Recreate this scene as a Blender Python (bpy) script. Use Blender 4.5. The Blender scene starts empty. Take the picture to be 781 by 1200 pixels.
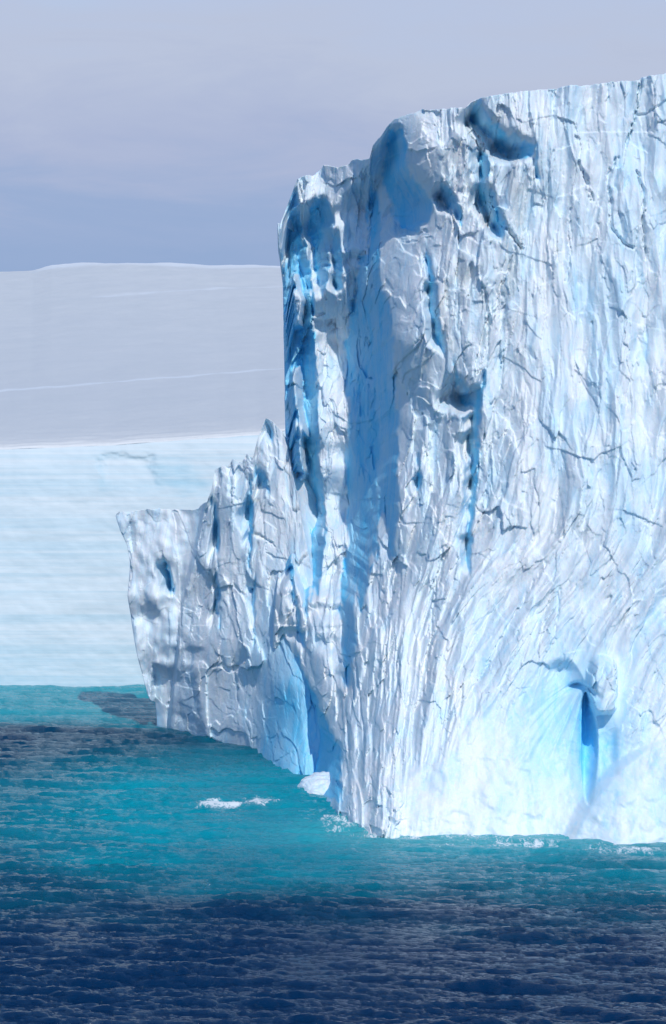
import bpy, math
import numpy as np
from mathutils import Vector

# ------------------------------------------------------------------ camera, sky, sun, exposure
F = 3200.0          # focal length in pixels of the 781x1200 photograph
HOR = 420.0         # image row of the horizon
CAMH = 30.0         # eye height above the sea (ship's upper deck)
W0, H0 = 781.0, 1200.0
scn = bpy.context.scene
cam_d = bpy.data.cameras.new("camera")
cam = bpy.data.objects.new("camera", cam_d)
scn.collection.objects.link(cam)
cam.location = (0, 0, CAMH)
cam.rotation_euler = (math.radians(90), 0, 0)
cam_d.sensor_fit = 'VERTICAL'
cam_d.sensor_height = 36.0
cam_d.lens = 36.0 * F / H0
cam_d.shift_y = -(H0 / 2 - HOR) / H0
cam_d.clip_start = 1.0
cam_d.clip_end = 30000.0
scn.camera = cam

SUN_AZ, SUN_EL = math.radians(14), math.radians(40)     # to the right of and behind the viewer
sd = Vector((math.sin(SUN_AZ) * math.cos(SUN_EL), -math.cos(SUN_AZ) * math.cos(SUN_EL), math.sin(SUN_EL)))
sl = bpy.data.lights.new("sun", 'SUN')
sl.energy = 2.8
sl.angle = math.radians(0.5)
sl.color = (1.0, 0.945, 0.88)
so = bpy.data.objects.new("sun", sl)
so.rotation_euler = sd.to_track_quat('Z', 'Y').to_euler()
so.location = sd * 300
scn.collection.objects.link(so)

scn.view_settings.view_transform = 'Standard'
scn.view_settings.look = 'None'
scn.view_settings.exposure = 0.0
scn.view_settings.gamma = 1.0


class NT:
    """tiny node-tree helper"""
    def __init__(s, tree):
        s.t = tree
        tree.nodes.clear()

    def n(s, typ, **kw):
        nd = s.t.nodes.new(typ)
        for k, v in kw.items():
            if k.startswith('i_'):
                key = k[2:]
                key = int(key) if key.isdigit() else key.replace('_', ' ')
                if isinstance(v, bpy.types.NodeSocket):
                    s.t.links.new(v, nd.inputs[key])
                else:
                    nd.inputs[key].default_value = v
            else:
                setattr(nd, k, v)
        return nd

    def math(s, op, a, b=None, c=None, clamp=False):
        nd = s.t.nodes.new('ShaderNodeMath')
        nd.operation = op
        nd.use_clamp = clamp
        for i, v in enumerate((a, b, c)):
            if v is None:
                continue
            if isinstance(v, bpy.types.NodeSocket):
                s.t.links.new(v, nd.inputs[i])
            else:
                nd.inputs[i].default_value = v
        return nd.outputs[0]

    def mix(s, fac, a, b, blend='MIX'):
        nd = s.t.nodes.new('ShaderNodeMix')
        nd.data_type = 'RGBA'
        nd.blend_type = blend
        for idx, v in ((0, fac), (6, a), (7, b)):
            if isinstance(v, bpy.types.NodeSocket):
                s.t.links.new(v, nd.inputs[idx])
            else:
                nd.inputs[idx].default_value = v if idx == 0 else (*v, 1.0)
        return nd.outputs[2]

    def ramp(s, x, stops):
        nd = s.t.nodes.new('ShaderNodeValToRGB')
        s.t.links.new(x, nd.inputs[0])
        cr = nd.color_ramp
        while len(cr.elements) < len(stops):
            cr.elements.new(0.5)
        for e, (p, c) in zip(cr.elements, stops):
            e.position = p
            e.color = (c, c, c, 1) if not isinstance(c, tuple) else (*c, 1)
        return nd.outputs[0]

    def noise(s, vec, scale, detail=6, rough=0.55, dist=0.0):
        nd = s.n('ShaderNodeTexNoise', i_Scale=scale, i_Detail=detail, i_Roughness=rough, i_Distortion=dist)
        s.t.links.new(vec, nd.inputs['Vector'])
        return nd.outputs[0]

    def mapped(s, vec, scale=(1, 1, 1), loc=(0, 0, 0)):
        nd = s.n('ShaderNodeMapping')
        nd.inputs['Scale'].default_value = scale
        nd.inputs['Location'].default_value = loc
        s.t.links.new(vec, nd.inputs['Vector'])
        return nd.outputs[0]

    def link(s, a, b):
        s.t.links.new(a, b)


# world: clear blue overhead, a lavender-grey cloud bank standing low all round the horizon
wd = bpy.data.worlds.new("World")
scn.world = wd
wd.use_nodes = True
w = NT(wd.node_tree)
sky = w.n('ShaderNodeTexSky', sky_type='NISHITA', sun_disc=False)
sky.sun_elevation = SUN_EL
sky.sun_rotation = math.pi - SUN_AZ
sky.air_density = 1.0
sky.dust_density = 0.2
sky.ozone_density = 3.0
gen = w.n('ShaderNodeTexCoord').outputs['Generated']
sep = w.n('ShaderNodeSeparateXYZ', i_0=gen)
elev = sep.outputs[2]
cn = w.noise(w.mapped(gen, (9, 9, 40)), 1.0, 6, 0.6, 0.6)
cn2 = w.noise(w.mapped(gen, (3.1, 3.1, 12), (4, 2, 1)), 1.0, 4, 0.5)
el2 = w.math('ADD', elev, w.math('MULTIPLY', w.math('SUBTRACT', cn, 0.5), 0.085))
bank = w.ramp(el2, [(0.0, (2.5, 3.45, 5.4)), (0.034, (2.5, 3.45, 5.4)), (0.055, (2.75, 3.6, 5.5)), (0.078, (3.45, 4.0, 5.65)),
                    (0.11, (4.1, 4.6, 5.95)), (0.16, (3.9, 4.75, 6.6)), (0.3, (3.0, 4.3, 6.8))])
cover = w.ramp(w.math('ADD', elev, w.math('MULTIPLY', w.math('SUBTRACT', cn2, 0.5), 0.22)),
               [(0.0, 1.0), (0.15, 0.98), (0.24, 0.0)])
skyc = w.mix(1.0, sky.outputs[0], (0.76, 1.0, 1.14), 'MULTIPLY')
col = w.mix(cover, skyc, bank)
bg = w.n('ShaderNodeBackground', i_Color=col, i_Strength=0.12)
wo = w.n('ShaderNodeOutputWorld')
w.link(bg.outputs[0], wo.inputs[0])

# ------------------------------------------------------------------ numeric helpers
rng = np.random.default_rng(7)


def sstep(x, a, b):
    t = np.clip((x - a) / (b - a), 0, 1)
    return t * t * (3 - 2 * t)


def hash2(ix, iy, seed):
    h = (ix.astype(np.int64) * 374761393 + iy.astype(np.int64) * 668265263 + seed * 1274126177) & 0xffffffff
    h = ((h ^ (h >> 13)) * 1274126177) & 0xffffffff
    h = ((h ^ (h >> 16)) * 2246822519) & 0xffffffff
    h = h ^ (h >> 15)
    return (h & 0xffffff).astype(np.float32) / 16777216.0


def perlin(x, y, seed=0):
    ix, iy = np.floor(x), np.floor(y)
    fx, fy = (x - ix).astype(np.float32), (y - iy).astype(np.float32)
    ux, uy = fx * fx * fx * (fx * (fx * 6 - 15) + 10), fy * fy * fy * (fy * (fy * 6 - 15) + 10)

    def g(a, b):
        t = hash2(ix + a, iy + b, seed) * 6.2832
        return np.cos(t) * (fx - a) + np.sin(t) * (fy - b)
    a = g(0, 0) * (1 - ux) + g(1, 0) * ux
    b = g(0, 1) * (1 - ux) + g(1, 1) * ux
    return (a * (1 - uy) + b * uy) * 1.5


def fbm(x, y, seed=0, octv=4, gain=0.5, ridged=False):
    s, a, t = 0, 1.0, 0
    for k in range(octv):
        p = perlin(x, y, seed + k * 17)
        s = s + a * ((1 - 2 * np.abs(p)) if ridged else p)
        t += a
        a *= gain
        x, y = x * 2.03, y * 2.03
    return s / t


def scoop(x, y, seed, k=1.0, spread=0.8):
    """hollows with sharp crests between them: 0 at the crests, positive inwards"""
    ix, iy = np.floor(x), np.floor(y)
    best = np.full(x.shape, -9, np.float32)
    for a in (-1, 0, 1):
        for b in (-1, 0, 1):
            cx, cy = ix + a, iy + b
            px = cx + 0.1 + 0.8 * hash2(cx, cy, seed)
            py = cy + 0.1 + 0.8 * hash2(cx, cy, seed + 3)
            o = hash2(cx, cy, seed + 5) * spread
            best = np.maximum(best, o - k * ((x - px) ** 2 + (y - py) ** 2))
    return best


def slabs(x, y, seed, tx=0.6, ty=0.3, off=0.5):
    """broken slabs: each cell a tilted plane with a stepped edge"""
    ix, iy = np.floor(x), np.floor(y)
    bd = np.full(x.shape, 99, np.float32)
    val = np.zeros(x.shape, np.float32)
    for a in (-1, 0, 1):
        for b in (-1, 0, 1):
            cx, cy = ix + a, iy + b
            dx = x - (cx + 0.05 + 0.9 * hash2(cx, cy, seed))
            dy = y - (cy + 0.05 + 0.9 * hash2(cx, cy, seed + 3))
            d = dx * dx + dy * dy
            v = (hash2(cx, cy, seed + 5) - 0.5) * 2 * off + (hash2(cx, cy, seed + 7) - 0.35) * 2 * tx * dx + (hash2(cx, cy, seed + 9) - 0.5) * 2 * ty * dy
            m = d < bd
            bd = np.where(m, d, bd)
            val = np.where(m, v, val)
    return val


def facets(fn, x, y, cw, ch, seed, keep=1.0):
    """the smooth relief fn broken into plane facets, one per jittered cell"""
    gx, gy = x / cw, y / ch
    ix, iy = np.floor(gx), np.floor(gy)
    bd = np.full(x.shape, 99, np.float32)
    cx0 = np.zeros(x.shape, np.float32)
    cy0 = np.zeros(x.shape, np.float32)
    for a in (-1, 0, 1):
        for b in (-1, 0, 1):
            cx, cy = ix + a, iy + b
            qx = cx + 0.02 + 0.96 * hash2(cx, cy, seed)
            qy = cy + 0.02 + 0.96 * hash2(cx, cy, seed + 3)
            d = (gx - qx) ** 2 + (gy - qy) ** 2
            m = d < bd
            bd = np.where(m, d, bd)
            cx0 = np.where(m, qx, cx0)
            cy0 = np.where(m, qy, cy0)
    cx0, cy0 = cx0 * cw, cy0 * ch
    ex, ey = cw * 0.35, ch * 0.35
    h = fn(cx0, cy0)
    gx_ = (fn(cx0 + ex, cy0) - fn(cx0 - ex, cy0)) / (2 * ex)
    gy_ = (fn(cx0, cy0 + ey) - fn(cx0, cy0 - ey)) / (2 * ey)
    return h + keep * (gx_ * (x - cx0) + gy_ * (y - cy0))


def inpoly(x, y, poly):
    r = np.zeros(x.shape, bool)
    p = np.array(poly, float)
    x0, x1, y0, y1 = p[:, 0].min(), p[:, 0].max(), p[:, 1].min(), p[:, 1].max()
    sel = (x >= x0) & (x <= x1) & (y >= y0) & (y <= y1)
    xs, ys = x[sel], y[sel]
    c = np.zeros(xs.shape, bool)
    n = len(p)
    for i in range(n):
        ax, ay = p[i]
        bx, by = p[(i + 1) % n]
        if ay == by:
            continue
        c ^= ((ay > ys) != (by > ys)) & (xs < (bx - ax) * (ys - ay) / (by - ay) + ax)
    r[sel] = c
    return r


def segdist(x, y, pts):
    d = np.full(x.shape, 1e9, np.float32)
    for (ax, ay), (bx, by) in zip(pts[:-1], pts[1:]):
        vx, vy = bx - ax, by - ay
        t = np.clip(((x - ax) * vx + (y - ay) * vy) / (vx * vx + vy * vy), 0, 1)
        d = np.minimum(d, np.hypot(x - ax - t * vx, y - ay - t * vy))
    return d


def blur(a, n, axis):
    if n < 1:
        return a
    k = 2 * n + 1
    pad = [(0, 0), (0, 0)]
    pad[axis] = (n + 1, n)
    c = np.cumsum(np.pad(a.astype(np.float64), pad, mode='edge'), axis=axis)
    if axis == 0:
        return ((c[k:] - c[:-k]) / k).astype(np.float32)
    return ((c[:, k:] - c[:, :-k]) / k).astype(np.float32)


def tps(ctrl, x, y):
    c = np.array(ctrl, float)
    S = 100.0
    p = c[:, :2] / S
    n = len(p)

    def U(r2):
        return np.where(r2 > 0, 0.5 * r2 * np.log(np.maximum(r2, 1e-12)), 0)
    d2 = ((p[:, None] - p[None]) ** 2).sum(2)
    A = np.zeros((n + 3, n + 3))
    A[:n, :n] = U(d2) + np.eye(n) * 0.02
    A[:n, n] = 1
    A[:n, n + 1:] = p
    A[n, :n] = 1
    A[n + 1:, :n] = p.T
    sol = np.linalg.solve(A, np.concatenate([c[:, 2], np.zeros(3)]))
    X, Y = (x / S).astype(np.float32), (y / S).astype(np.float32)
    out = sol[n] + sol[n + 1] * X + sol[n + 2] * Y
    for i in range(n):
        r2 = (X - p[i, 0]) ** 2 + (Y - p[i, 1]) ** 2
        out = out + sol[i] * 0.5 * r2 * np.log(np.maximum(r2, 1e-9))
    return out.astype(np.float32)


def grid_mesh(name, P, mat, parent=None, smooth=True, attrs=None, flip=False, keep=None):
    """P: rows x cols x 3"""
    r, c = P.shape[:2]
    me = bpy.data.meshes.new(name)
    idx = np.arange(r * c, dtype=np.int32).reshape(r, c)
    q = np.stack([idx[:-1, :-1], idx[1:, :-1], idx[1:, 1:], idx[:-1, 1:]], -1).reshape(-1, 4)
    if flip:
        q = q[:, ::-1]
    if keep is not None:
        q = q[keep.reshape(-1)]
    nf = len(q)
    me.vertices.add(r * c)
    me.vertices.foreach_set('co', np.ascontiguousarray(P, np.float32).ravel())
    me.loops.add(nf * 4)
    me.loops.foreach_set('vertex_index', np.ascontiguousarray(q).ravel())
    me.polygons.add(nf)
    me.polygons.foreach_set('loop_start', np.arange(0, nf * 4, 4, dtype=np.int32))
    me.polygons.foreach_set('loop_total', np.full(nf, 4, np.int32))
    me.update(calc_edges=True)
    if smooth:
        me.polygons.foreach_set('use_smooth', np.ones(nf, bool))
    for k, v in (attrs or {}).items():
        a = me.attributes.new(k, 'FLOAT', 'POINT')
        a.data.foreach_set('value', np.ascontiguousarray(v, np.float32).ravel())
    me.materials.append(mat)
    o = bpy.data.objects.new(name, me)
    scn.collection.objects.link(o)
    if parent:
        o.parent = parent
    return o


def world(px, py, Y):
    """photo column / row at distance Y -> point of the place"""
    return (px - W0 / 2) / F * Y, CAMH - (py - HOR) / F * Y


# ------------------------------------------------------------------ materials
def new_mat(name):
    m = bpy.data.materials.new(name)
    m.use_nodes = True
    return m, NT(m.node_tree)


def ice_material(name, white=(0.82, 0.865, 0.895), blue=(0.15, 0.66, 0.97), bump=0.3, fine=1.0):
    m, t = new_mat(name)
    pos = t.n('ShaderNodeNewGeometry').outputs['Position']
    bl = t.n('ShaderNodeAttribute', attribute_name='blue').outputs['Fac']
    sm = t.n('ShaderNodeAttribute', attribute_name='smoothness').outputs['Fac']
    du = t.n('ShaderNodeAttribute', attribute_name='dirt').outputs['Fac']
    n1 = t.noise(t.mapped(pos, (0.55, 0.3, 0.13)), 1.0, 6, 0.6, 0.4)
    n2 = t.noise(t.mapped(pos, (1.8, 0.9, 0.35)), 1.0, 7, 0.62, 0.5)
    n3 = t.noise(t.mapped(pos, (6, 3, 2.2)), 1.0, 6, 0.65, 0.2)
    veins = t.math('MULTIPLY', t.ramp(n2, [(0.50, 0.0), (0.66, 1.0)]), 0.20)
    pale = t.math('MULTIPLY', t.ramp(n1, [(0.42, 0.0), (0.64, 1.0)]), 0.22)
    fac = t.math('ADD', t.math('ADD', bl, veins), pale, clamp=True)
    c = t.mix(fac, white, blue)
    c = t.mix(t.math('MULTIPLY', du, t.ramp(n2, [(0.35, 0.3), (0.6, 1.0)])), c, (0.60, 0.60, 0.58))
    c = t.mix(t.math('MULTIPLY', t.ramp(n3, [(0.56, 0.0), (0.75, 1.0)]), 0.30), c, (0.90, 0.92, 0.94))
    rough = t.math('ADD', t.math('MULTIPLY', n3, 0.35), 0.33)
    hi = t.math('ADD', t.math('MULTIPLY', t.noise(t.mapped(pos, (3.0, 2.0, 1.5)), 1.0, 8, 0.72, 0.4), 1.0),
                t.math('MULTIPLY', t.noise(t.mapped(pos, (10, 6, 3.5)), 1.0, 5, 0.7), 0.35))
    bstr = t.math('MULTIPLY', t.math('SUBTRACT', 1.0, t.math('MULTIPLY', sm, 0.93)), bump)
    b = t.n('ShaderNodeBump', i_Distance=0.55 * fine, i_Height=hi, i_Strength=bstr)
    p = t.n('ShaderNodeBsdfPrincipled', i_Base_Color=c, i_Roughness=rough, i_Normal=b.outputs[0])
    p.inputs['IOR'].default_value = 1.31
    p.inputs['Specular IOR Level'].default_value = 0.45
    p.inputs['Subsurface Weight'].default_value = SSS
    p.inputs['Subsurface Radius'].default_value = (0.25, 0.7, 1.2)
    p.inputs['Subsurface Scale'].default_value = 0.5
    o = t.n('ShaderNodeOutputMaterial')
    t.link(p.outputs[0], o.inputs[0])
    return m


SSS = 0.12
M_ICE = ice_material('glacier_ice')

# ------------------------------------------------------------------ the iceberg
berg = bpy.data.objects.new('iceberg', None)
scn.collection.objects.link(berg)
berg.location = (0, 0, 0)
berg['label'] = 'towering white and blue iceberg with sheer fluted ice walls standing in the turquoise sea'
berg['category'] = 'iceberg'


def shade_cuts(px, py, relief, polys, islands, m, stepx, ragged=3.0, seed=50, cap=7.0, special={}, slow={}):
    """cut each outline back into the ice: the cut starts flush at its right lip and runs deeper to the left"""
    wx = px + ragged * fbm(px / 14, py / 26, seed, 4, 0.6) * 1.6 + 2.4 * slabs(px / 7, py / 16, seed + 5, 0.5, 0.8, 0.9)
    wy = py + ragged * 2.0 * fbm(px / 11, py / 34, seed + 9, 3)
    mask = np.zeros(px.shape, bool)
    mm = np.full(px.shape, m, np.float32)
    for k, p in enumerate(polys):
        ip = inpoly(wx, wy, p)
        mask |= ip
        if k in special:
            mm[ip] = special[k]
    for p in islands:
        mask &= ~inpoly(wx, wy, p)
    isl = np.zeros(px.shape, bool)
    for p in islands:
        isl |= inpoly(wx, wy, p)
    # going left from each lip the ice runs back, then swings out again as a long lit flank
    grow = mm * 0.06 * stepx * np.clip(1 + 0.7 * fbm(px / 8, py / 55, seed + 21, 3) + 0.5 * fbm(px / 3.5, py / 40, seed + 22, 2), 0.2, 3)
    fr = np.full(px.shape, 4.0, np.float32)
    for k, p in enumerate(polys):
        if k in slow:
            fr[inpoly(wx, wy, p)] = slow[k]
    fall = 0.06 * stepx * (1 + 0.8 * fbm(px / 30, py / 60, seed + 23, 3)) * np.where(isl, 4.0, 1.0)
    dep = np.zeros(px.shape, np.float32)
    val = np.zeros(px.shape[0], np.float32)
    rate = np.full(px.shape[0], 7.0, np.float32)
    for j in range(px.shape[1] - 1, -1, -1):
        val = np.where(mask[:, j], val + grow[:, j] * np.clip(1 - (val / cap) ** 3, 0, 1), np.maximum(val - rate * np.maximum(fall[:, j], 0.3 * 0.06 * stepx), 0))
        rate = np.where(mask[:, j], fr[:, j], rate)
        dep[:, j] = val
    soft = blur(blur(dep, 6, 0), 3, 0)
    inner = blur(dep, 3, 0)
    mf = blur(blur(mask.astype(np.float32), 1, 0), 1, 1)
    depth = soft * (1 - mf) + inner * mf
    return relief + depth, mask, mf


def wall(name, pxs, rows, top, bot, ctrl, polys, islands, grooves, flow, amps, back, seed, blue_fn, smooth_fn, dirt_fn, edge=None, m=3.0, extra=None, rough_top=1.5, cap=8.0, calm_fn=None, special={}, slow={}):
    """fluted ice wall: columns at pxs, rows between the top and the foot outline"""
    U = pxs[None, :].astype(np.float32) * np.ones((rows, 1), np.float32)
    tt = np.linspace(0, 1, rows, dtype=np.float32)[:, None]
    tp = np.interp(pxs, *zip(*top)).astype(np.float32)
    tp = tp + rough_top * (fbm(pxs / 9.0, pxs * 0 + 3.3, seed + 1, 4, 0.6) + 0.6 * slabs(pxs / 6.0, pxs * 0 + 0.5, seed + 2))
    bt = np.interp(pxs, *zip(*bot)).astype(np.float32)
    V = tp[None] + (bt - tp)[None] * tt
    if edge:
        # the first columns follow the silhouette edge
        e0 = np.interp(V, *zip(*edge)).astype(np.float32)
        u0, Wd = pxs[0], 110.0
        U = np.where(U < u0 + Wd, e0 - 0.5 + (U - u0) * (u0 + Wd - e0 + 0.5) / Wd, U)
    px, py = U, V
    base = tps(ctrl, px, py)
    c = flow(px, py)
    c = c + 9 * fbm(px / 60, py / 120, seed + 11, 3) + 2.2 * fbm(px / 14, py / 30, seed + 13, 3)
    yw = py + 26 * fbm(px / 45, py / 90, seed + 15, 3)
    A = amps
    am = 0.35 + 1.1 * sstep(fbm(px / 75, py / 120, seed + 17, 3), -0.22, 0.30)
    am3 = 0.10 + 1.4 * sstep(fbm(px / 26, py / 46, seed + 20, 3), -0.15, 0.35)
    calm = calm_fn(px, py)
    # jagged offset, so that edges break instead of flowing
    c = c + 1.5 * slabs(px / 16, py / 34, seed + 16, 0.4, 0.4, 1.0) * (1 - calm)

    def macro(x, y):
        return -A[0] * fbm(x / 66, y / 210, seed + 21, 3, 0.55) - A[1] * fbm(x / 32, y / 150, seed + 23, 2, 0.5, ridged=True)

    def meso(x, y):
        return -A[2] * fbm(x / 17, y / 62, seed + 25, 2, 0.6) - 0.6 * A[2] * fbm(x / 11, y / 40, seed + 26, 2, 0.6, ridged=True)

    def small(x, y):
        return -A[3] * fbm(x / 6.5, y / 26, seed + 27, 2, 0.6)
    kf = 0.7 - 0.4 * calm
    r = kf * facets(macro, c, yw, 26, 84, seed + 31, 1.0) + (1 - kf) * macro(c, yw)
    r = r + (0.68 * facets(meso, c + 5, yw, 11.0, 34, seed + 41, 1.0) + 0.32 * meso(c + 5, yw)) * am * (1 - 0.75 * calm)
    r = r + facets(small, c, yw + 9, 4.6, 17, seed + 51, 1.0) * am3 * 0.8 + small(c, yw) * am3 * 0.15 * (1 - 0.8 * calm)
    r = r + A[4] * slabs(c / 32, yw / 90, seed + 61, 1.1, 0.8, 0.35) * (1 - 0.6 * calm)
    r = r + A[5] * slabs(px / 58 + 0.15 * fbm(px / 20, py / 20, seed + 64, 3), py / 74, seed + 65, 0.9, 0.9, 0.05) * 0.6
    r = r + A[6] * fbm(c / 3.2, yw / 8.0, seed + 35, 3, 0.6) * (0.3 + am3) * (1 - 0.5 * calm)
    sm = smooth_fn(px, py)
    r = r * (1 - 0.93 * sm)
    for pts, wd_, dp in grooves:
        d = segdist(px + 2.0 * fbm(px / 12, py / 18, seed + 41, 3) + 1.6 * slabs(px / 5, py / 9, seed + 43, 0.5, 0.5, 1.0), py, pts)
        wv = wd_ * (0.55 + 0.9 * sstep(fbm(px / 9, py / 12, seed + 44, 2), -0.4, 0.4))
        r = r + dp * 0.5 * np.clip(1 - d / (wv * 1.7), 0, 1)
    if extra:
        r = r + extra(px, py)
    stepx = np.median(np.diff(pxs))
    r, mask, dep = shade_cuts(px, py, r, polys, islands, m, stepx, seed=seed + 60, cap=cap, special=special, slow=slow)
    r = 0.75 * r + 0.25 * blur(blur(r, 1, 0), 1, 1)
    if back:
        # towards the silhouette edge the wall turns away
        d = px - np.interp(py, *zip(*edge))
        r = r + 6.0 * np.clip(1 - d / 2.5, 0, 1) ** 3 * (d < 2.5)
    X, Z = world(px, py, base)
    Y = base + r
    P = np.stack([X, Y, Z], -1)
    bl = np.clip(blue_fn(px, py) + blur(dep, 1, 1) * (0.72 + 0.35 * fbm(px / 12, py / 50, seed + 81, 3)), 0, 1)  # whole cuts tinted: their shade colour painted in on top of blue ice
    return P, px, py, dict(blue=bl, smoothness=sm, dirt=dirt_fn(px, py))


def close_top(P, attrs, steps):
    """carry the crest back over the top and down behind"""
    rows = [P[:1] + np.array(s, np.float32)[None, None] for s in steps]
    n = len(steps)
    Q = np.concatenate(rows[::-1] + [P], 0)
    at = {k: np.concatenate([np.repeat(v[:1], n, 0), v], 0) for k, v in attrs.items()}
    return Q, at


# ---- main wall
TOP = [(300, 262), (324, 262), (328, 240), (335, 212), (344, 207), (358, 205), (370, 197), (372, 194), (390, 197), (406, 194), (410, 188),
       (433, 188), (437, 172), (446, 160), (455, 148), (462, 141), (480, 134), (494, 129), (520, 128), (545, 127), (552, 120),
       (560, 117), (600, 110), (660, 103), (700, 99), (749, 94), (753, 91), (781, 87), (900, 76), (1100, 60)]
BOT = [(300, 960), (400, 985), (430, 1010), (560, 1018), (781, 1028), (1100, 1028)]
EDGE = [(200, 333), (212, 334), (240, 328), (258, 324), (290, 325), (330, 329), (480, 332), (600, 334), (640, 331), (655, 326), (700, 322), (760, 318), (1100, 318)]

CT = [(1100, 60, 198), (1100, 500, 192), (1100, 1000, 186), (900, 76, 185), (900, 500, 180), (900, 985, 172),
      (781, 88, 184), (781, 300, 182.5), (781, 500, 180), (781, 700, 177), (781, 860, 174), (781, 985, 171),
      (700, 100, 185), (700, 300, 184), (700, 500, 181.5), (700, 700, 178.5), (660, 800, 177), (640, 900, 174.5), (620, 985, 171.5),
      (620, 110, 186), (620, 300, 185.5), (620, 500, 183.5), (600, 700, 181), (560, 118, 187.5), (560, 400, 186.5), (560, 600, 184.5), (550, 800, 178.5), (540, 900, 174.5), (540, 985, 171.5),
      (500, 130, 190), (500, 350, 189.5), (500, 600, 187.5), (490, 760, 183), (480, 880, 177), (460, 985, 172),
      (468, 140, 192), (468, 400, 191.5), (468, 600, 190), (442, 190, 197), (438, 400, 198), (430, 600, 196), (430, 760, 189), (430, 880, 182), (420, 985, 175),
      (408, 195, 204.5), (408, 400, 205), (408, 600, 202), (390, 195, 206), (390, 400, 206), (390, 600, 204), (390, 760, 196), (395, 860, 190), (385, 940, 185), (370, 980, 186),
      (340, 215, 208), (335, 400, 208), (335, 600, 207.5), (335, 760, 205), (340, 880, 205), (310, 980, 206), (300, 600, 207), (300, 300, 208)]

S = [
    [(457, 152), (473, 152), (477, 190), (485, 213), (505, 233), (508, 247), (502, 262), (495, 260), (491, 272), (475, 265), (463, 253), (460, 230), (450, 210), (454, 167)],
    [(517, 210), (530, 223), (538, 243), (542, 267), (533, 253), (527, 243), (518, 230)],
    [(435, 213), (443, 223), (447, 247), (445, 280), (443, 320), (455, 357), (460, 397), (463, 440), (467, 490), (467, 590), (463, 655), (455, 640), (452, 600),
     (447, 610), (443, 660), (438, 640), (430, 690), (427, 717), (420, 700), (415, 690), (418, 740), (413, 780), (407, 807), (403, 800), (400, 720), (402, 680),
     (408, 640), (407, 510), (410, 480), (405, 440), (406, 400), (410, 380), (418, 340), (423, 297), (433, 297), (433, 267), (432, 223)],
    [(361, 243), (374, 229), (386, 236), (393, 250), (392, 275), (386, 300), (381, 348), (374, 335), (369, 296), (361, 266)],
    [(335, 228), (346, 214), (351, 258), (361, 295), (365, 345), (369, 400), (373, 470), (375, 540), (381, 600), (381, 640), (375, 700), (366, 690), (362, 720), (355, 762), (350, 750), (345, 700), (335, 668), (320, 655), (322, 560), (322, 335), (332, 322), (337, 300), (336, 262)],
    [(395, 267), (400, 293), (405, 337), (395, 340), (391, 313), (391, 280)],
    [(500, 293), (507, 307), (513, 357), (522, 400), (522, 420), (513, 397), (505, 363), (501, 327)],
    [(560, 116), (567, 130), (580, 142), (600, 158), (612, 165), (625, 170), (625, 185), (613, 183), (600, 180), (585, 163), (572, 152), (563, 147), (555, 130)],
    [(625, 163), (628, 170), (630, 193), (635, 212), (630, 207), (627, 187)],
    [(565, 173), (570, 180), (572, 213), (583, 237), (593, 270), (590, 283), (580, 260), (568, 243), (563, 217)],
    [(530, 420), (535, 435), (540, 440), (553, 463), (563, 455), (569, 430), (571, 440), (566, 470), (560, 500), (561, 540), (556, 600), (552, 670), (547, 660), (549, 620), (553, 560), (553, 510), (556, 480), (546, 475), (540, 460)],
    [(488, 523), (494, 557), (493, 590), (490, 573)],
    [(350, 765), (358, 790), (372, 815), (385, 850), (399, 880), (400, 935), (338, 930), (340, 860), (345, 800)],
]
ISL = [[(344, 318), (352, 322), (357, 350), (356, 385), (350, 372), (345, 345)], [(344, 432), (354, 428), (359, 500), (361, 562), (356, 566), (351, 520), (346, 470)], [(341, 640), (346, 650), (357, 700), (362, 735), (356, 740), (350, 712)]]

GR = [([(568, 165), (567, 200), (572, 230), (590, 265), (612, 292)], 1.6, 1.3),
      ([(751, 92), (748, 128), (741, 150), (735, 172)], 1.5, 1.2),
      ([(748, 134), (760, 133), (781, 118), (800, 110)], 1.2, 0.7),
      ([(724, 185), (714, 205), (715, 265), (728, 285), (742, 292)], 1.3, 1.0),
      ([(747, 200), (754, 222), (752, 262), (757, 305)], 1.3, 0.9),
      ([(546, 130), (553, 155), (566, 175)], 1.8, 1.4),
      ([(678, 190), (684, 205), (695, 235)], 1.4, 0.7),
      ([(668, 245), (668, 300), (664, 330)], 1.1, 0.5),
      ([(569, 345), (572, 380), (569, 430)], 1.3, 0.8),
      ([(600, 300), (585, 345), (570, 395)], 1.1, 0.6),
      ([(640, 660), (615, 700), (590, 742), (560, 800), (520, 850)], 1.2, 0.5),
      ([(655, 690), (650, 745), (630, 790)], 1.1, 0.4),
      ([(466, 660), (455, 730), (449, 800)], 1.3, 0.6),
      ([(520, 640), (505, 740), (495, 850)], 1.6, 0.7)]


def flow_main(px, py):
    k = 0.52 * sstep(px, 400, 560)
    return px + k * np.clip(py - 560, 0, 600) * (0.35 + 0.65 * sstep(py, 560, 760)) + 0.14 * np.clip(560 - py, 0, 400) * -sstep(px, 440, 520) * (1 - sstep(px, 590, 680))


def calm_main(px, py):
    n = 0.25 * fbm(px / 40, py / 60, 303, 3)
    return np.clip(0.85 * sstep(px + 60 * n, 570, 640) * (1 - sstep(py, 560, 760)) + 0.3 * sstep(px, 560, 700) + 0.6 * sstep(px, 440, 540) * sstep(py, 540, 680) + n, 0, 1)


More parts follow.
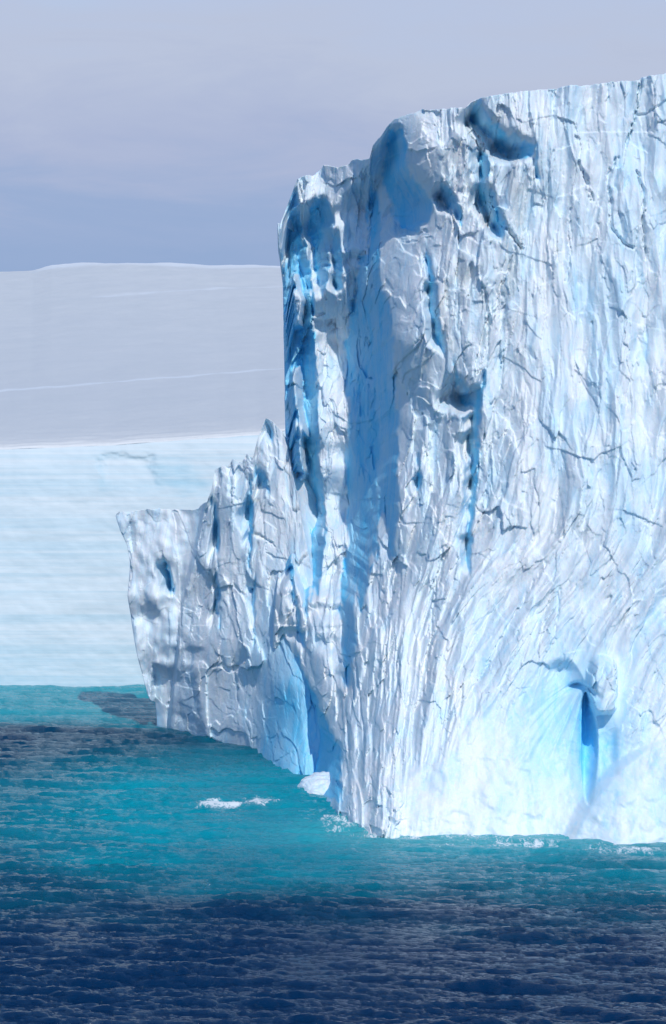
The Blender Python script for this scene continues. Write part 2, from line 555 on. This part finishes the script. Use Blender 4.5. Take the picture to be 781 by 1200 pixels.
def smooth_main(px, py):
    n = 26 * fbm(px / 50, py / 50, 301, 3)
    a = sstep(py + n + 0.62 * (px - 560), 805, 885) * sstep(px + 0.5 * n, 425, 490)       # worn foot
    b = 0.6 * np.exp(-(((px - 655) / 34) ** 2 + ((py - 400) / 75) ** 2) * 1.0)
    blk = np.exp(-((px - 705) / 17) ** 4 - ((py - 802) / 36) ** 4)
    up = sstep(px, 722, 745) * (1 - sstep(py, 840, 900))
    a = np.maximum(a, 0.95 * np.exp(-((px - 680) / 48) ** 4 - ((py - 850) / 85) ** 4))
    L = np.interp(py, [840, 862, 880, 900, 930, 960, 985, 1030], [830, 785, 745, 718, 690, 673, 663, 655])
    a = np.maximum(a, np.exp(-((px - L) / 9) ** 2) * sstep(py, 850, 880))
    return np.clip(np.maximum(a * (1 - 0.9 * blk) * (1 - 0.7 * up), b), 0, 1)


def niche(px, py):
    """the melt niche above the foot: a hood with a deep slot under it and fanned grooves"""
    cx = 691 + 6 * np.sin((py - 800) / 45.0)
    r = 0
    half = 26 * np.sqrt(np.clip(np.sin(np.clip((py - 765) / 230, 0, 1) * math.pi), 0, 1)) + 1e-3
    bowl = np.clip(1 - ((px - (658 + 0.05 * (py - 800))) / (half * 1.6)) ** 2, 0, 1)
    r = r + 1.2 * bowl * sstep(py, 768, 790) * (1 - sstep(py, 900, 985))
    # slot
    sx = (px - (688 + 5 * np.sin((py - 815) / 40)))
    sw = 9.5 * np.sqrt(np.clip(np.sin(np.clip((py - 812) / 128, 0, 1) * math.pi), 0, 1)) + 1e-3
    r = r + 1.6 * np.clip(1 - (sx / sw) ** 2, 0, 1) ** 0.5 * (sw > 0.5)
    # hood lip
    r = r + 1.3 * np.exp(-((px - 681) / 13) ** 2 - ((py - 806 - 0.02 * (px - 681) ** 2) / 4.5) ** 2)
    # lump right of the slot
    jx = px + 3 * slabs(px / 9, py / 12, 407, 0.4, 0.4, 1.0)
    r = r - 1.5 * np.clip(1.6 * (1 - np.abs((jx - 706) / 17) ** 3 - np.abs((py - 802) / 36) ** 3), 0, 1)
    r = r + 0.6 * np.exp(-((px - 712) / 11) ** 4 - ((py - 880) / 30) ** 4)
    # fanned grooves
    ang = np.arctan2(px - 690, py - 790)
    dist = np.hypot(px - 690, py - 790)
    fan = sstep(dist, 15, 45) * (1 - sstep(dist, 110, 190)) * sstep(-ang, 0.1, 0.3) * (1 - sstep(-ang, 0.9, 1.2))
    r = r + 0.35 * fan * fbm(ang * 7, dist / 160, 404, 3)
    # broken shoulder at the left end of the foot
    sh = np.exp(-((px - (452 - 0.12 * (py - 940))) / 22) ** 4 - ((py - 950) / 38) ** 4)
    r = r - sh * (0.9 + 1.1 * slabs(px / 15, py / 20, 410, 0.8, 0.8, 0.3) + 0.35 * fbm(px / 7, py / 8, 411, 4))
    sh = np.exp(-((px - (404 + 0.1 * (py - 930))) / 14) ** 4 - ((py - 940) / 34) ** 4)
    r = r - sh * (0.8 + 0.9 * slabs(px / 12, py / 22, 412, 0.8, 0.8, 0.3) + 0.3 * fbm(px / 6, py / 8, 413, 4))
    # mound in front of the niche's right side
    L = np.interp(py, [840, 862, 880, 900, 930, 960, 985, 1030], [830, 785, 745, 718, 690, 673, 663, 655]) 
    dm = px - L
    r = r - sstep(dm, -6, 9) * (1.3 * (1 - sstep(px, 705, 790)) + 1.7 * sstep(dm, 0, 80) + 0.25)
    # soft swells of the foot
    r = r + 0.9 * sstep(py, 830, 930) * fbm(px / 55, py / 50, 405, 3) + 0.18 * sstep(py, 800, 900) * fbm(px / 16, py / 14, 406, 4)
    return r


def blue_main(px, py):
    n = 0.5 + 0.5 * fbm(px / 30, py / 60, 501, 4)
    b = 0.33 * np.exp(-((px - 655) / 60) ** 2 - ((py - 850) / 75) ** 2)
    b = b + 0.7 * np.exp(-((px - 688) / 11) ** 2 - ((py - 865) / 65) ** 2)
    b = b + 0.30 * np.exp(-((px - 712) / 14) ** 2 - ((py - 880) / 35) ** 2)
    b = b + 0.5 * sstep(py, 845, 885) * (1 - sstep(px, 395, 415)) * n  # blue shade of the undercut base put into the tint, over turquoise ice
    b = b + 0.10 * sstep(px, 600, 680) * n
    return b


def dirt_main(px, py):
    n = sstep(fbm(px / 22, py / 60, 601, 4), -0.1, 0.4)
    a = np.exp(-((px - 585) / 45) ** 2 - ((py - 265) / 110) ** 2)
    b = np.exp(-((px - 530) / 28) ** 2 - ((py - 400) / 120) ** 2)
    c_ = 0.5 * np.exp(-((px - 400) / 45) ** 2 - ((py - 300) / 90) ** 2)
    return np.clip(0.75 * n * (a + b + c_), 0, 0.7)


pxs = np.concatenate([np.arange(318, 800, 0.72), np.array([801, 803, 806, 810, 816, 824, 836, 852, 872, 900, 940, 990, 1050, 1100])]).astype(np.float32)
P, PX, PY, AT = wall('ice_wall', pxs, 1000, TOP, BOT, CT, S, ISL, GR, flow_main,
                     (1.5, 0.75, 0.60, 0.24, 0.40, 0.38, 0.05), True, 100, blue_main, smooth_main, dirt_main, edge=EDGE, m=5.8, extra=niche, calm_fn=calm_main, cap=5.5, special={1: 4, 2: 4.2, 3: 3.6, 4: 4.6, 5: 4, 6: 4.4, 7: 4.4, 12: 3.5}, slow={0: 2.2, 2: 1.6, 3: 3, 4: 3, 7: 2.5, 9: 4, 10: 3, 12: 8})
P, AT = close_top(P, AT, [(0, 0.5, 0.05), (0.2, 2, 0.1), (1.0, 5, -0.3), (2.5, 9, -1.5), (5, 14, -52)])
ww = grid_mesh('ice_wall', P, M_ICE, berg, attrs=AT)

# ---- left spur
TOP2 = [(120, 605), (133, 604), (139, 600), (152, 601), (162, 598), (190, 597), (215, 598), (232, 597), (238, 590), (243, 588), (249, 572), (252, 551), (262, 545), (268, 547), (273, 538),
        (284, 541), (290, 532), (297, 536), (301, 520), (306, 503), (312, 489), (317, 492), (325, 500), (333, 508), (345, 560), (360, 640), (380, 745), (400, 830), (415, 900)]
BOT2 = [(120, 900), (400, 985), (415, 985)]
EDGE2 = [(590, 132), (606, 133), (625, 139), (642, 146), (660, 149), (700, 147), (730, 151), (780, 161), (815, 170), (828, 178), (850, 180), (1000, 182)]
CT2 = [(133, 600, 219.5), (133, 700, 219.5), (170, 600, 218.5), (170, 700, 218.5), (180, 780, 219.5), (180, 852, 221), (180, 920, 222), (215, 600, 218), (215, 700, 218), (215, 780, 218), (215, 858, 219),
       (232, 600, 216.5), (245, 590, 214.5), (250, 660, 214), (250, 760, 214), (250, 865, 215.5), (250, 930, 216), (275, 540, 213), (275, 660, 213), (275, 800, 212), (280, 873, 211.8),
       (305, 500, 211.5), (305, 600, 211.2), (300, 700, 210.5), (300, 800, 209.3), (300, 880, 208.5), (300, 940, 208), (330, 500, 210), (330, 600, 209.5), (330, 700, 207), (330, 800, 203), (335, 903, 199), (335, 950, 198),
       (365, 700, 205.5), (365, 800, 201), (370, 870, 198.5), (370, 950, 197), (400, 800, 200), (400, 900, 197.5), (400, 960, 196)]
S2 = [[(248, 583), (252, 580), (254, 603), (257, 630), (257, 650), (252, 640), (248, 607)],
      [(292, 563), (297, 558), (297, 613), (295, 667), (292, 667), (291, 613)],
      [(302, 548), (310, 553), (320, 573), (317, 580), (307, 568), (300, 568)],
      [(312, 493), (322, 508), (322, 518), (316, 513)],
      [(190, 650), (195, 663), (202, 687), (200, 698), (195, 687)],
      [(256, 650), (258, 690), (257, 740), (255, 735), (254, 690)],
      [(297, 667), (300, 700), (298, 740), (296, 760), (295, 700)]]
GR2 = [([(245, 590), (232, 640), (214, 700), (205, 790), (196, 830)], 1.4, 0.5),
       ([(268, 548), (272, 580), (280, 585)], 1.4, 0.6),
       ([(300, 625), (318, 635), (322, 640)], 1.6, 0.7),
       ([(150, 605), (152, 650), (150, 690)], 1.5, 0.3)]


def smooth_spur(px, py):
    return np.clip(0.45 * (1 - sstep(px + 0.14 * (py - 700), 212, 232)) + 0.35 * sstep(px, 290, 330) * sstep(py, 780, 850), 0, 1)


def blue_spur(px, py):
    n = 0.5 + 0.5 * fbm(px / 24, py / 50, 511, 4)
    b = 0.78 * sstep(px - (300 - 0.05 * (py - 700)), -8, 40) * sstep(py, 640, 800) * (0.5 + 0.5 * n)  # tall wall's shadow on the spur painted in along with blue ice
    b = b + 0.22 * sstep(py, 780, 850) * n
    return b


def extra_spur(px, py):
    # rounded left block with hollow faces, and the ribs standing in front of it
    r = 0.8 * fbm(px / 34, py / 50, 701, 3) * (1 - sstep(px, 215, 240))
    r = r - 0.9 * np.exp(-((px - 182) / 9) ** 2 - ((py - 700) / 22) ** 2) + 0.7 * np.exp(-((px - 170) / 12) ** 2 - ((py - 725) / 14) ** 2)
    # undercut foot of the block and the hollow above it
    w1 = px + 3 * fbm(px / 12, py / 14, 704, 3)
    k = (sstep(w1, 175, 180) * (1 - sstep(w1, 224 + 0.14 * (py - 790), 234 + 0.14 * (py - 790))) * sstep(py, 776, 802))
    r = r + k * (1.5 - 0.025 * (px - 190))
    k2 = np.exp(-((px - 228) / 13) ** 4 - ((py - 768) / 9) ** 4)
    r = r + 0.4 * k2
    e = px - np.interp(py, [590, 600, 640, 700, 790, 840], [240, 238, 230, 214, 205, 198])
    r = r + 1.1 * (1 - sstep(e, -3, 2.5))
    return r


pxs2 = np.arange(127, 415, 0.75).astype(np.float32)
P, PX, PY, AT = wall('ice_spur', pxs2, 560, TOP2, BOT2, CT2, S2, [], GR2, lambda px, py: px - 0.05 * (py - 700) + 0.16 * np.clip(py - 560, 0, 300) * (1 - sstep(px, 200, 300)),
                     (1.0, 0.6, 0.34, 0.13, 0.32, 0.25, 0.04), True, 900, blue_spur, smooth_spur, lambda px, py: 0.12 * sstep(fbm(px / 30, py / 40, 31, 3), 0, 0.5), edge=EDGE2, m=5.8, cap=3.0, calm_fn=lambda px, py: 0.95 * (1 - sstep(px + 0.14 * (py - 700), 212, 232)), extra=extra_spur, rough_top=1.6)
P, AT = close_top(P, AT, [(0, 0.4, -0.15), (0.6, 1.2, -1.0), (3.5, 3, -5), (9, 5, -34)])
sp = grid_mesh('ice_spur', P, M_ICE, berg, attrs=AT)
sp['label'] = 'low jagged spur of paler ice running left from the foot of the tall wall'


# ---- worn foot pieces: mound at the right, shoulder and lumps at the left of the apron
def lump(name, cx, cy, cz, rx, ry, rz, seed, amp=0.12, blue=0.1, n=(150, 220), power=2.0, smooth=0.8, lean=0.0):
    th = np.linspace(0.0, math.pi, n[0])[:, None]
    ph = np.linspace(-math.pi, math.pi, n[1])[None]
    def sp(v):
        return np.sign(v) * np.abs(v) ** (2.0 / power)
    ux, uy, uz = sp(np.sin(th)) * sp(np.cos(ph)), sp(np.sin(th)) * sp(np.sin(ph)), sp(np.cos(th)) * np.ones_like(ph)
    q = 1 + amp * (fbm(ux * 1.6 + uz * 0.7 + 9, uy * 1.6 + uz * 1.3 + 4, seed, 5, 0.55) + 0.5 * fbm(ux * 2.3 + 3, uz * 2.9 + uy + 7, seed + 4, 5, 0.6))
    P = np.stack([cx + rx * ux * q + lean * uz * rz, cy + ry * uy * q, cz + rz * uz * q], -1).astype(np.float32)
    o = np.ones(P.shape[:2], np.float32)
    return grid_mesh(name, P, M_ICE, berg, attrs=dict(blue=o * blue, smoothness=o * smooth, dirt=o * 0), flip=True)


# ------------------------------------------------------------------ sea
def sea_height(x, y):
    r = np.random.default_rng(21)
    h = np.zeros(x.shape, np.float32)
    for i in range(54):
        lam = 0.45 * (1.078 ** i)
        if lam > 24:
            break
        a = math.radians(84 + r.normal() * 20)          # travel mostly towards and away from the viewer
        k = 2 * math.pi / lam
        amp = 0.0150 * lam / (1 + (lam / 4.6) ** 2.1)
        ph = k * (math.cos(a) * x + math.sin(a) * y) + r.random() * 6.28
        h += amp * (np.sin(ph) + 0.30 * np.cos(2 * ph))
    g = np.clip(0.85 + 1.0 * fbm(x / 9, y / 16, 77, 4), 0.25, 1.8)
    h = h * g
    h += 0.035 * fbm(x / 0.8, y / 0.45, 79, 4, 0.6) * g
    return h


ms, t = new_mat('sea_water')
pos = t.n('ShaderNodeNewGeometry').outputs['Position']
turq = t.n('ShaderNodeAttribute', attribute_name='shallow').outputs['Fac']
milk = t.n('ShaderNodeAttribute', attribute_name='milk').outputs['Fac']
foam = t.n('ShaderNodeAttribute', attribute_name='foam').outputs['Fac']
n1 = t.noise(t.mapped(pos, (0.10, 0.06, 0.1)), 1.0, 5, 0.6, 0.5)
c = t.mix(t.math('ADD', turq, t.math('MULTIPLY', t.math('SUBTRACT', n1, 0.5), t.math('MULTIPLY', turq, 0.5)), clamp=True), (0.001, 0.030, 0.100), (0.000, 0.36, 0.47))
c = t.mix(milk, c, (0.08, 0.55, 0.62))
hb = t.math('ADD', t.noise(t.mapped(pos, (2.8, 6.0, 2)), 1.0, 6, 0.7, 0.3), t.math('MULTIPLY', t.noise(t.mapped(pos, (10, 18, 5)), 1.0, 4, 0.7), 0.45))
bp = t.n('ShaderNodeBump', i_Distance=0.30, i_Strength=0.8, i_Height=hb)
p = t.n('ShaderNodeBsdfPrincipled', i_Base_Color=c, i_Roughness=0.06, i_Normal=bp.outputs[0])
p.inputs['IOR'].default_value = 1.333
p.inputs['Specular IOR Level'].default_value = 0.28
fn = t.noise(t.mapped(pos, (3.2, 1.5, 1)), 1.0, 10, 0.78, 1.6)
ff = t.ramp(t.math('ADD', fn, t.math('MULTIPLY', t.math('SUBTRACT', foam, 1.0), 0.5)), [(0.31, 0.0), (0.45, 1.0)])
ff = t.math('MULTIPLY', ff, t.ramp(foam, [(0.02, 0.0), (0.15, 1.0)]))
pf = t.n('ShaderNodeBsdfPrincipled', i_Base_Color=(0.80, 0.86, 0.88, 1), i_Roughness=0.7)
mx = t.n('ShaderNodeMixShader', i_0=ff)
t.link(p.outputs[0], mx.inputs[1])
t.link(pf.outputs[0], mx.inputs[2])
o = t.n('ShaderNodeOutputMaterial')
t.link(mx.outputs[0], o.inputs[0])

dist = 96000.0 / np.linspace(860, 372, 640)
ys = np.concatenate([[-400, -50, 40, 90], dist, [262, 275, 300, 400, 900, 3000, 9000, 20000]])
us = np.linspace(-0.15, 0.15, 620)
us = np.concatenate([[-6, -2, -0.8, -0.35, -0.2], us, [0.2, 0.35, 0.8, 2, 6]])
YY = np.repeat(ys[:, None], len(us), 1)
XX = np.abs(np.maximum(YY, 100)) * us[None]
fade = sstep(YY, 95, 112) * (1 - sstep(YY, 252, 270)) * (1 - sstep(np.abs(us), 0.16, 0.3))[None]
ZZ = sea_height(XX, YY) * fade
ppx, ppy = XX / np.maximum(YY, 1) * F + W0 / 2, HOR + CAMH * F / np.maximum(YY, 1)
# colour of the water where it stands: submerged ice shelf near the berg, deep sea in front of and left of it
wob = 9 * fbm(XX / 9, YY / 9, 88, 4)
front = sstep(YY + 0.9 * wob + 7 * fbm(XX / 16, YY / 5, 89, 4) - 0.06 * XX, 138, 176)
near = np.exp(-(segdist(XX, YY, [(-4, 183), (2, 172), (20, 164), (60, 162)]) / 22.0) ** 2) + 0.25 * wob / 9
strip = sstep(YY + 0.3 * wob, 220, 229)
band = np.exp(-((YY + 0.3 * wob - 213) / 9.0) ** 2) * (1 - sstep(XX, -8, 2))
shallow = front * np.clip(0.32 + 0.95 * near - 0.25 * (1 - sstep(XX, -26, -8)) - 0.15 * band, 0.05, 1) * (1 - strip) + strip * 0.95
milk_ = 0.75 * np.exp(-((YY - 173) / 6.0) ** 2) * sstep(XX, -8, 4) + 0.22 * sstep(YY, 222, 236)
fo = np.zeros(XX.shape, np.float32)


def patch(cx, cy, rx, ry, a):
    global fo
    qx, qy = ppx - cx, ppy - cy
    q = np.exp(-(qx / rx) ** 2 - (qy / ry) ** 2)
    fo = np.maximum(fo, a * q * (0.75 + 0.6 * fbm(XX / 1.1, YY / 2.5, 91, 4, 0.6)))


for a in [(258, 941, 42, 5, 1.5), (305, 938, 34, 6, 1.2), (255, 965, 22, 4, .6), (350, 948, 40, 12, .5), (390, 958, 32, 7, .9), (440, 972, 30, 6, 1), (540, 980, 90, 6, .85), (620, 982, 60, 8, .75), (655, 992, 40, 8, .6),
          (720, 990, 60, 5, .8), (95, 916, 7, 3, .8), (57, 962, 9, 3, .9), (24, 987, 8, 2, .6), (120, 1098, 9, 2.5, .8), (338, 990, 8, 3, .5), (365, 914, 14, 4, .9), (90, 833, 26, 2, .5),
          (245, 1038, 9, 2, .6), (700, 1035, 8, 2, .5), (15, 1085, 16, 2, .5), (85, 1024, 16, 3, .4), (500, 1000, 120, 6, .3), (470, 978, 75, 8, 1.1), (400, 965, 30, 10, 1.1), (540, 990, 130, 7, .8), (620, 988, 60, 8, 1.0), (730, 997, 70, 6, 1.0), (300, 934, 60, 7, .5), (640, 978, 40, 5, 1), (575, 984, 60, 7, .8), (690, 995, 70, 5, .8), (150, 985, 40, 5, .3), (190, 930, 30, 4, .35)]:
    patch(*a)
sea = grid_mesh('sea', np.stack([XX, YY, ZZ], -1), ms, attrs=dict(shallow=shallow, milk=milk_, foam=fo), flip=True)
sea['kind'] = 'structure'

# ------------------------------------------------------------------ ice shelf behind
mc, t = new_mat('shelf_ice')
pos = t.n('ShaderNodeNewGeometry').outputs['Position']
strata = t.noise(t.mapped(pos, (0.012, 0.05, 1.7)), 1.0, 7, 0.62, 0.3)
st2 = t.noise(t.mapped(pos, (0.03, 0.1, 0.28)), 1.0, 5, 0.6, 0.6)
zz = t.n('ShaderNodeSeparateXYZ', i_0=pos).outputs[2]
bl = t.n('ShaderNodeAttribute', attribute_name='blue').outputs['Fac']
fac = t.math('ADD', t.math('MULTIPLY', t.ramp(strata, [(0.42, 0.0), (0.62, 1.0)]), 0.40), t.math('MULTIPLY', t.ramp(st2, [(0.4, 0.0), (0.65, 1.0)]), 0.12))
c = t.mix(t.math('ADD', fac, bl, clamp=True), (0.68, 0.75, 0.78), (0.34, 0.57, 0.68))
bb = t.n('ShaderNodeBump', i_Distance=0.6, i_Strength=0.06, i_Height=t.math('ADD', strata, t.noise(t.mapped(pos, (1, 1, 3)), 1.0, 5, 0.6)))
p = t.n('ShaderNodeBsdfPrincipled', i_Base_Color=c, i_Roughness=0.6, i_Normal=bb.outputs[0])
o = t.n('ShaderNodeOutputMaterial')
t.link(p.outputs[0], o.inputs[0])

cp = np.concatenate([np.arange(-500, -30, 12), np.arange(-30, 360, 1.3), np.arange(360, 1400, 14)]).astype(np.float32)
rows = 240
topz = np.interp(cp, [-500, 0, 130, 300, 345, 500, 1400], [532, 527, 522, 510, 504, 495, 450]) + 0.9 * fbm(cp / 40, cp * 0, 61, 4)
tt = np.linspace(0, 1, rows)[:, None]
px = np.repeat(cp[None], rows, 0)
py = topz[None] + (812 - topz)[None] * tt
base = 256 - 5.2 * tt ** 0.8 + 0 * px
r = 0.25 * fbm(px / 90, py / 60, 62, 4) + 0.03 * fbm(px / 70, py / 9, 63, 4)
# the broken scar below the rim
wpx, wpy = px + 14 * fbm(px / 22, py / 20, 67, 4), py + 8 * fbm(px / 26, py / 12, 68, 4)
sc = np.exp(-((wpx - 152 - 0.2 * (wpy - 552)) / 33) ** 6 - ((wpy - 553) / 20) ** 6)
r = r + 0.22 * sstep(sc, 0.02, 0.9) * (1 - 0.7 * sstep(py, 535, 575))
blc = 0.5 * np.exp(-((wpx - 212 - 0.8 * (wpy - 560)) / 24) ** 4 - ((wpy - 558) / 21) ** 4) + 0.25 * sstep(py, 730, 800) + 0.30 * np.exp(-((sc - 0.35) / 0.3) ** 2) * (1 - 0.8 * sstep(wpx, 130, 150) * (1 - sstep(wpy, 548, 562)))  # scar's shadowed outline painted bluish, beside a blue patch and bluer foot
blc = blc * (0.7 + 0.5 * fbm(px / 18, py / 3, 66, 3))
X, Z = world(px, py, base)
rim_y = (base + r)[0]
cl = grid_mesh('ice_cliff', np.stack([X, base + r, Z], -1), mc, attrs=dict(blue=np.clip(blc, 0, 1)))
cl['kind'] = 'structure'

msn, t = new_mat('plateau_snow')
pos = t.n('ShaderNodeNewGeometry').outputs['Position']
s1 = t.noise(t.mapped(pos, (0.05, 0.012, 0.05)), 1.0, 8, 0.68, 0.2)
s2 = t.noise(t.mapped(pos, (0.008, 0.002, 0.02)), 1.0, 5, 0.6, 0.3)
tr = t.n('ShaderNodeAttribute', attribute_name='pale_lines').outputs['Fac']
c = t.mix(t.ramp(s1, [(0.35, 0.0), (0.65, 1.0)]), (0.68, 0.70, 0.70), (0.74, 0.75, 0.74))  # snow greyed: cloud shade over the plateau put into its colour
c = t.mix(t.math('MULTIPLY', s2, 0.5), c, (0.66, 0.68, 0.72))
c = t.mix(tr, c, (0.84, 0.87, 0.90))
sb = t.n('ShaderNodeBump', i_Distance=2.0, i_Strength=0.2, i_Height=t.math('ADD', s1, s2))
p = t.n('ShaderNodeBsdfPrincipled', i_Base_Color=c, i_Roughness=0.75, i_Normal=sb.outputs[0])
o = t.n('ShaderNodeOutputMaterial')
t.link(p.outputs[0], o.inputs[0])
# seen rows from the rim up to the crest
cp2 = np.concatenate([np.arange(-600, -40, 20), np.arange(-40, 380, 1.6), np.arange(380, 1500, 20)]).astype(np.float32)
rows2 = 420
rim = np.interp(cp2, cp, topz)
crest = np.interp(cp2, [-600, 0, 38, 60, 110, 150, 200, 250, 330, 600, 1500], [330, 318, 317, 312, 309, 308, 309, 311, 311, 314, 330])
tt = np.linspace(0, 1, rows2)[:, None]
py = rim[None] + (crest - rim)[None] * tt
px = np.repeat(cp2[None], rows2, 0)
ry = np.interp(cp2, cp, rim_y)[None]
D = ry + (2600 - ry) * tt ** 2.2
line = 0
lw = 0.8
l1 = np.interp(px, [0, 330], [458, 432]) + 1.2 * fbm(px / 30, px * 0, 71, 3)
l2 = np.interp(px, [95, 330], [347, 335]) + 1.0 * fbm(px / 30, px * 0, 72, 3)
brk = sstep(fbm(px / 40, px * 0 + 2, 73, 3), -0.45, 0.1)
pale_lines = np.exp(-((py - l1) / 0.9) ** 2) * 0.9 + np.exp(-((py - l2) / 0.8) ** 2) * 0.6 * sstep(px, 90, 130) * brk  # sunlight caught by low snow ridges painted as pale lines
pale_lines = pale_lines + sstep(-(py - crest[None]), -4.5, -1.5) * sstep(px, 30, 60) * 0.8
pale_lines = pale_lines + 0.25 * (1 - sstep(rim[None] - py, 0.5, 3.5))
X, Z = world(px, py, D)
Z = Z + 0.0006 * D * fbm(px / 60, tt * 60, 74, 4) + 0.0010 * D * fbm(px / 170, py / 9, 75, 4) * sstep(tt, 0.02, 0.1)
pl = grid_mesh('snow_plateau', np.stack([X, D, Z], -1), msn, attrs=dict(pale_lines=np.clip(pale_lines, 0, 1)), flip=True)
pl['kind'] = 'structure'

# mound and lumps at the berg's foot
fl = lump('foot_lump', -0.5, 190.5, -0.5, 2.1, 2.6, 1.6, 43, 0.14, 0.03, smooth=0.8)
fl['label'] = 'small rounded white lump of ice at the waterline below the blue cleft'
